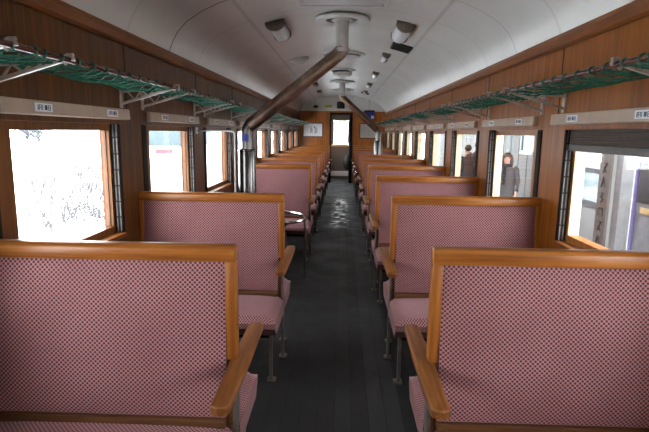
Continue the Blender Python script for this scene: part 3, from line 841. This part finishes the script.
# ------------------------------------------------------------------ outside
GZ = -1.25
snow = plain('fresh_snow', (.88, .9, .93), .7, var=.03, vscale=2)
b = MB(); b.box(-140, 1.45, -60, 160, GZ - .2, GZ); o = struct(b.build('snow_field', snow, smooth=False))
plat = plain('grey_platform_concrete', (.2, .195, .19), .7, var=.12, vscale=4)
b = MB(); b.box(1.62, 6.4, -12, 40, GZ - .3, -.45); o = struct(b.build('platform_ground', plat, smooth=False))
b = MB(); b.box(6.4, 90, -40, 130, GZ - .3, -.7); o = struct(b.build('snow_beyond', snow, smooth=False))
# pale building far across the snow
pale_blue = plain('pale_blue_cladding', (.045, .068, .076), .6, var=.05, vscale=1)
e = empty('pale_blue_shed', (0, 0, 0)); tag(e, 'long pale blue shed far across the snow', 'building')
b = MB(); b.box(-38, -27, 86, 104, GZ, 4.2); b.build('walls', pale_blue, e, smooth=False)
b = MB(); b.prism([(-38.6, 4.2), (-26.4, 4.2), (-32.5, 6.5)], 1, 85.5, 104.5); b.build('roof', snow, e, smooth=False)
red = plain('red_enamel', (.07, .022, .03), .5)
e = empty('red_banner', (-18.9, 53, GZ)); tag(e, 'small red banner on posts out on the snow', 'banner')
b = MB(); b.box(-.9, .9, -.02, .02, .0 + .25, .75); b.build('cloth', red, e, smooth=False)
for q in (-.95, .95):
    b = MB(); b.tube([(q, 0, 0), (q, 0, 1.0)], .03, 8); b.build('post', 'dark_rail', e)
# dry grass poking through the snow
straw = plain('dry_grass', (.045, .044, .043), .8, var=.3)
b = MB()
for i in range(900):
    t = random.random(); y = random.uniform(13, 36); x = -y * random.uniform(.47, .64)
    if random.random() < .35: continue
    c = Vector((x, y, GZ))
    for j in range(5):
        a = random.uniform(0, 2 * PI); l = random.uniform(.15, .55); d = Vector((math.cos(a) * .35, math.sin(a) * .35, 1))
        p0 = c + Vector((random.uniform(-.2, .2), random.uniform(-.2, .2), -.01))
        b.tube([p0, p0 + d * l * .6, p0 + d * l + Vector((d.x * .3 * l, d.y * .3 * l, -.05 * l))], [.010, .008, .004], 3, caps=False)
o = b.build('dry_grass', straw); tag(o, 'thin dry grass stalks sticking out of the snow field', 'grass', kind='stuff')
# distant bare tree
bark = plain('bare_tree_grey', (.048, .056, .062), .8, var=.2)
def bare_tree(x, y, h, label):
    e = empty('bare_bush', (x, y, GZ)); tag(e, label, 'bush')
    b = MB(); b.tube([(0, 0, 0), (.1, 0, h * .5), (0, .1, h)], [.14, .10, .03], 7); b.build('trunk', bark, e)
    b = MB()
    for i in range(110):
        z = h * random.uniform(.02, .9); a = random.uniform(0, 2 * PI); l = (h - z) * .5 + 1.0
        p = Vector((0, 0, z)); q = p + Vector((math.cos(a) * l, math.sin(a) * l, l * .6))
        b.tube([p, (p + q) / 2 + Vector((0, 0, .2)), q], [.07, .05, .015], 4, caps=False)
        for j in range(4):
            w = p.lerp(q, random.uniform(.4, 1)); b.tube([w, w + Vector((random.uniform(-1, 1), random.uniform(-1, 1), random.uniform(.2, 1)))], [.03, .01], 3, caps=False)
    b.build('crown', bark, e)
bare_tree(-60, 98, 5, 'grey bare bush on the skyline behind the nearest snow-side window')
bare_tree(-71, 112, 4.5, 'second grey bare bush a little farther along the skyline')

# station side
wallw = plain('station_white_wall', (.25, .25, .245), .6, var=.05, vscale=2)
panel = plain('station_grey_panel', (.095, .10, .098), .6, var=.06, vscale=2)
frame_d = plain('dark_window_frame', (.035, .035, .045), .4)
cyan = plain('pale_reflective_pane', (.22, .30, .32), .15, var=.06, vscale=3)
sky_p = plain('bright_frosted_pane', (.6, .62, .64), .3, var=.03)
e = empty('station_building', (0, 0, -.45)); tag(e, 'pale station building with dark framed windows across the platform', 'building')
SX = 4.6
b = MB()
b.box(SX, SX + 2, 8.4, 26, 0, 3.58); b.build('wall', wallw, e, smooth=False)
b = MB()
for i in range(22):
    y = 10.1 + i * .62
    b.box(SX - .02, SX, y, y + .58, .0, 3.2, .004, 1)
b.build('panelling', panel, e, smooth=False)
def st_window(y0, y1, z0, z1, split):
    w = MB(); w.box(SX - .06, SX, y0, y0 + .1, z0, z1); w.box(SX - .06, SX, y1 - .1, y1, z0, z1); w.box(SX - .06, SX, y0, y1, z0, z0 + .1); w.box(SX - .06, SX, y0, y1, z1 - .08, z1); w.box(SX - .06, SX, y0 + .1, y1 - .1, split, split + .08)
    f = w.build('window_frame', frame_d, e, smooth=False)
    w = MB(); w.box(SX - .03, SX - .001, y0 + .1, y1 - .1, z0 + .1, split); w.build('pane', cyan, f, smooth=False)
    w = MB(); w.box(SX - .03, SX - .001, y0 + .1, y1 - .1, split + .08, z1 - .08); w.build('pane', sky_p, f, smooth=False)
st_window(8.75, 9.75, .66, 2.2, 1.28)
st_window(12.0, 13.0, 1.45, 2.4, 2.05)
st_window(16.0, 17.4, 1.3, 2.4, 2.0)
cn = MB(); cn.box(1.6, 6.9, 4.2, 40, 3.31, 3.45); tag(cn.build('skylight_blocker', panel, smooth=False), 'unseen added canopy roof over the whole platform outside', 'blocker')  # unseen slab added to keep skylight off the right-hand windows
# platform post with a lettered board
e = empty('platform_post', (2.86, 5.12, -.45)); tag(e, 'grey weathered platform post seen through the nearest platform-side window', 'post')
grey_post = plain('weathered_post', (.13, .135, .14), .7, var=.2, vscale=9)
b = MB(); b.box(-.06, .06, -.06, .06, 0, 3.3, .006); b.build('shaft', grey_post, e)
b = MB(); b.box(-.09, .09, -.09, .09, 0, .12, .01); b.build('plinth', grey_post, e)
e2 = empty('lettered_board', (2.78, 5.33, .55)); tag(e2, 'narrow grey vertical board with black characters beside the platform post', 'sign')
oldw = wood('weathered_board', (.055, .047, .044), (.09, .08, .075), (.13, .12, .113), (30, 30, 2), .7)
b = MB(); b.box(-.012, .012, -.11, .11, -.85, 1.0, .003); b.build('board', oldw, e2)
b = MB()
def stroke(y0, z0, y1, z1): b.bar((-.0135, -y0, z0), (-.0135, -y1, z1), .003, .016, up=(1, 0, 0))
zz = .62
for g in range(7):
    z = zz - g * .155
    for st in ([(-.04, .05, .04, .05), (.04, .05, -.03, -.05), (-.02, .0, .04, -.05)], [(-.045, .03, .045, .03), (0, .055, -.04, -.05), (.0, .03, .045, -.05)], [(-.03, .05, .03, .04), (.03, .04, -.03, 0), (-.03, 0, .035, -.02), (.035, -.02, -.02, -.055)], [(-.04, .04, .04, .04), (-.04, -.04, .04, -.04), (-.04, .04, -.04, -.04), (.04, .04, .04, -.04)])[g % 4]:
        stroke(st[0], z + st[1], st[2], z + st[3])
b.build('lettering', 'black', e2)
b = MB(); b.box(-.011, .011, -.03, .03, -.84, -.80); b.box(-.01, .01, -.03, .03, -.851, -.84); b.build('foot', 'iron', e2)
# kiosk like hut near the first platform window
hut_g = plain('grey_hut_side', (.13, .135, .15), .6, var=.25, vscale=7)
hut_d = plain('dark_hut_window', (.025, .025, .03), .6, spec=.2)
purple = plain('violet_edge_paint', (.09, .075, .20), .5)
e = empty('platform_hut', (3.35, 4.35, -.45)); tag(e, 'grey platform hut with a dark window and violet corner, right of the post', 'hut')
b = MB(); b.box(0, 1.1, -1.3, 1.40, 0, 1.66, .01); b.build('body', hut_g, e)
b = MB(); b.box(-.015, .0, -1.0, 1.33, 1.22, 1.60, .003); b.build('window', hut_d, e)
b = MB(); b.box(-.02, .03, 1.36, 1.41, 0, 1.66, .004); b.build('corner_strip', purple, e)
b = MB(); b.box(-.1, 1.2, -1.4, 1.46, 1.661, 1.72, .01); b.build('roof', wallw, e)
b = MB(); b.box(-.02, 0, .6, 1.25, 1.10, 1.17, .004); b.build('sign_strip', plain('ochre_strip', (.42, .27, .1), .5), e)

# people on the platform ------------------------------------------------------
skin_m = plain('skin', (.55, .33, .25), .5, var=.06)
hair_m = plain('dark_brown_hair', (.045, .026, .018), .4, var=.3, vscale=80)
def skinned(name, joints, edges, mat, parent, root=0, sub=1):
    me = bpy.data.meshes.new(name); me.from_pydata([j[0] for j in joints], edges, []); 
    o = bpy.data.objects.new(name, me); COL.objects.link(o); o.parent = parent
    md = o.modifiers.new('skin', 'SKIN'); md.use_smooth_shade = True
    for i, j in enumerate(joints):
        r = j[1] if isinstance(j[1], tuple) else (j[1], j[1]); me.skin_vertices[0].data[i].radius = r
        me.skin_vertices[0].data[i].use_root = (i == root)
    sb = o.modifiers.new('sub', 'SUBSURF'); sb.levels = sub; sb.render_levels = sub
    me.materials.append(mat); return o
def person(x, y, h, rz, coat_mat, trou_mat, hair_long, label, scarf=None):
    e = empty('person', (x, y, -.45), rz); tag(e, label, 'person')
    k = h / 1.65
    J = []; E_ = []
    def j(p, r): J.append((tuple(q * k for q in p), tuple(q * k for q in r) if isinstance(r, tuple) else r * k)); return len(J) - 1
    pel = j((0, 0, .88), (.145, .10)); wai = j((0, .0, 1.02), (.125, .095)); che = j((0, .0, 1.22), (.145, .105)); nb = j((0, .01, 1.38), (.075, .065)); nk = j((0, -.005, 1.44), .05); hd0 = j((0, -.015, 1.49), (.062, .07))
    hd1 = j((0, -.012, 1.545), (.072, .085)); hd2 = j((0, -.005, 1.60), (.062, .075)); E_ += [(pel, wai), (wai, che), (che, nb), (nb, nk), (nk, hd0), (hd0, hd1), (hd1, hd2)]
    for s in (-1, 1):
        a = j((s * .15, 0, 1.34), .055); b_ = j((s * .215, .02, 1.08), .042); c = j((s * .205, -.06, .86), .03); d_ = j((s * .20, -.075, .79), (.036, .02))
        E_ += [(nb, a), (a, b_), (b_, c), (c, d_)]
        for q in range(4):
            f0 = j((s * .20 + (q - 1.5) * .016, -.082, .745), .0088); f1 = j((s * .20 + (q - 1.5) * .017, -.078, .70 - (.01 if q in (0, 3) else 0)), .0078); E_ += [(d_, f0), (f0, f1)]
        t0 = j((s * .165, -.085, .775), .010); t1 = j((s * .158, -.092, .735), .009); E_ += [(d_, t0), (t0, t1)]
        l0 = j((s * .085, 0, .80), .085); l1 = j((s * .09, -.01, .46), .055); l2 = j((s * .095, .01, .09), .038); l3 = j((s * .10, -.06, .04), .036); l4 = j((s * .105, -.13, .032), .03)
        E_ += [(pel, l0), (l0, l1), (l1, l2), (l2, l3), (l3, l4)]
    skinned('body', J, E_, skin_m, e, pel, 2)
    # face
    b = MB(); b.prism([(-.012 * k, 1.515 * k), (.012 * k, 1.515 * k), (.005 * k, 1.555 * k), (-.005 * k, 1.555 * k)], 1, -.112 * k, -.08 * k, .004, 2); b.build('nose', skin_m, e)
    for s in (-1, 1):
        b = MB(); b.ball((s * .029 * k, -.092 * k, 1.556 * k), .011 * k, 10, (1.2, .6, .6)); b.build('eye', 'black', e)
        b = MB(); b.ball((s * .076 * k, .0, 1.535 * k), .022 * k, 10, (.4, .7, 1.2)); b.build('ear', skin_m, e)
    b = MB(); b.ball((0, -.088 * k, 1.49 * k), .02 * k, 10, (1.1, .4, .3)); b.build('mouth', plain('lips', (.42, .14, .13), .5), e)
    # hair
    b = MB(); b.ball((0, .018 * k, 1.585 * k), .098 * k, 20, (.92, 1.0, .88))
    if hair_long:
        for s in (-1, 1): b.tube([(s * .06 * k, .0, 1.62 * k), (s * .088 * k, -.012 * k, 1.54 * k), (s * .085 * k, -.02 * k, 1.44 * k), (s * .075 * k, -.06 * k, 1.34 * k)], [.03 * k, .036 * k, .036 * k, .02 * k], 10)
        b.tube([(0, .06 * k, 1.58 * k), (0, .08 * k, 1.45 * k), (0, .09 * k, 1.32 * k)], [.07 * k, .075 * k, .05 * k], 12)
    b.build('hair', hair_m, e)
    # coat and trousers
    b = MB()
    ring = lambda z, rx, ry, cy=0: [((rx * math.cos(2 * PI * i / 24)) * k, (cy + ry * math.sin(2 * PI * i / 24)) * k, z * k) for i in range(24)]
    rs = [ring(.62, .20, .15), ring(.80, .19, .145), ring(1.0, .165, .13), ring(1.2, .18, .14), ring(1.33, .175, .12), ring(1.40, .095, .085), ring(1.43, .07, .07)]
    V = [[b.bm.verts.new(p) for p in r] for r in rs]
    for A, B in zip(V, V[1:]):
        for i in range(24): b.bm.faces.new((A[i], A[(i + 1) % 24], B[(i + 1) % 24], B[i]))
    for s in (-1, 1): b.tube([(s * .13 * k, 0, 1.36 * k), (s * .175 * k, 0, 1.31 * k), (s * .222 * k, .02 * k, 1.08 * k), (s * .21 * k, -.055 * k, .875 * k)], [.06 * k, .072 * k, .06 * k, .046 * k], 12)
    b.build('coat', coat_mat, e)
    b = MB()
    for s in (-1, 1):
        b.tube([(s * .085 * k, 0, .86 * k), (s * .09 * k, -.005 * k, .46 * k), (s * .095 * k, .01 * k, .10 * k)], [.10 * k, .072 * k, .06 * k], 12)
    b.build('trousers', trou_mat, e)
    for s in (-1, 1):
        b = MB(); b.box((s * .10 - .048) * k, (s * .10 + .048) * k, -.175 * k, .065 * k, 0, .10 * k, .03, 3); b.build('shoe', 'black', e)
    if scarf:
        b = MB(); b.tube([(.085 * math.cos(t) * k, (.085 * math.sin(t) - .01) * k, 1.41 * k) for t in [2 * PI * i / 16 for i in range(16)]], .035 * k, 8, closed=True)
        b.tube([(-.03 * k, -.10 * k, 1.40 * k), (-.04 * k, -.15 * k, 1.25 * k), (-.045 * k, -.145 * k, 1.02 * k)], [.035 * k, .035 * k, .03 * k], 8); b.build('scarf', scarf, e)
grey_coat = plain('grey_coat', (.07, .068, .072), .8, var=.12); black_coat = plain('black_coat', (.025, .025, .03), .8, var=.2); black_cl = plain('black_scarf', (.012, .012, .014), .85)
person(3.27, 10.0, 1.58, math.radians(-19), grey_coat, black_coat, True, 'person with long brown hair, black scarf and grey coat standing on the platform', black_cl)
person(3.2, 12.9, 1.66, math.radians(200), black_coat, black_coat, False, 'person in a black coat, left of two seen through the third platform-side window')
person(3.62, 13.5, 1.74, math.radians(150), black_coat, black_coat, False, 'taller person in a black coat, right of two seen through the third platform-side window')

# ------------------------------------------------------------------ world, camera, view
w = bpy.data.worlds.new('overcast'); S.world = w; w.use_nodes = True
nt = w.node_tree; nt.nodes.clear()
o = nt.nodes.new('ShaderNodeOutputWorld'); bg = nt.nodes.new('ShaderNodeBackground')
tc = nt.nodes.new('ShaderNodeTexCoord'); sp = nt.nodes.new('ShaderNodeSeparateXYZ'); nt.links.new(tc.outputs['Generated'], sp.inputs[0])
r = ramp(nt, sp.outputs[2], [(.0, (1.0, .985, .96)), (.5, (.93, .95, 1.0))])
nt.links.new(r.outputs[0], bg.inputs[0]); bg.inputs[1].default_value = 7.0
nt.links.new(bg.outputs[0], o.inputs[0])

pitch, yaw, roll, F = .1667, .0332, .0127, 500.0
cy, sy = math.cos(yaw), math.sin(yaw)
fwd = Vector((-sy * math.cos(pitch), cy * math.cos(pitch), -math.sin(pitch))); rt = Vector((cy, sy, 0)); up = rt.cross(fwd)
c_, s_ = math.cos(roll), math.sin(roll)
r2 = c_ * rt + s_ * up; u2 = -s_ * rt + c_ * up
cam = bpy.data.cameras.new('camera'); co = bpy.data.objects.new('camera', cam); COL.objects.link(co)
mt = Matrix(((r2.x, u2.x, -fwd.x), (r2.y, u2.y, -fwd.y), (r2.z, u2.z, -fwd.z))).to_4x4(); mt.translation = (.02, 0, 1.5)
co.matrix_world = mt
cam.sensor_fit = 'HORIZONTAL'; cam.sensor_width = 36; cam.lens = F / 649 * 36; cam.clip_start = .05; cam.clip_end = 500
S.camera = co
S.view_settings.view_transform = 'Standard'
S.view_settings.look = 'None'
S.view_settings.exposure = 1.1
S.cycles.use_denoising = True
S.cycles.max_bounces = 10; S.cycles.diffuse_bounces = 6; S.cycles.glossy_bounces = 4; S.cycles.transparent_max_bounces = 12
S.cycles.sample_clamp_indirect = 8
S.cycles.caustics_reflective = False; S.cycles.caustics_refractive = False
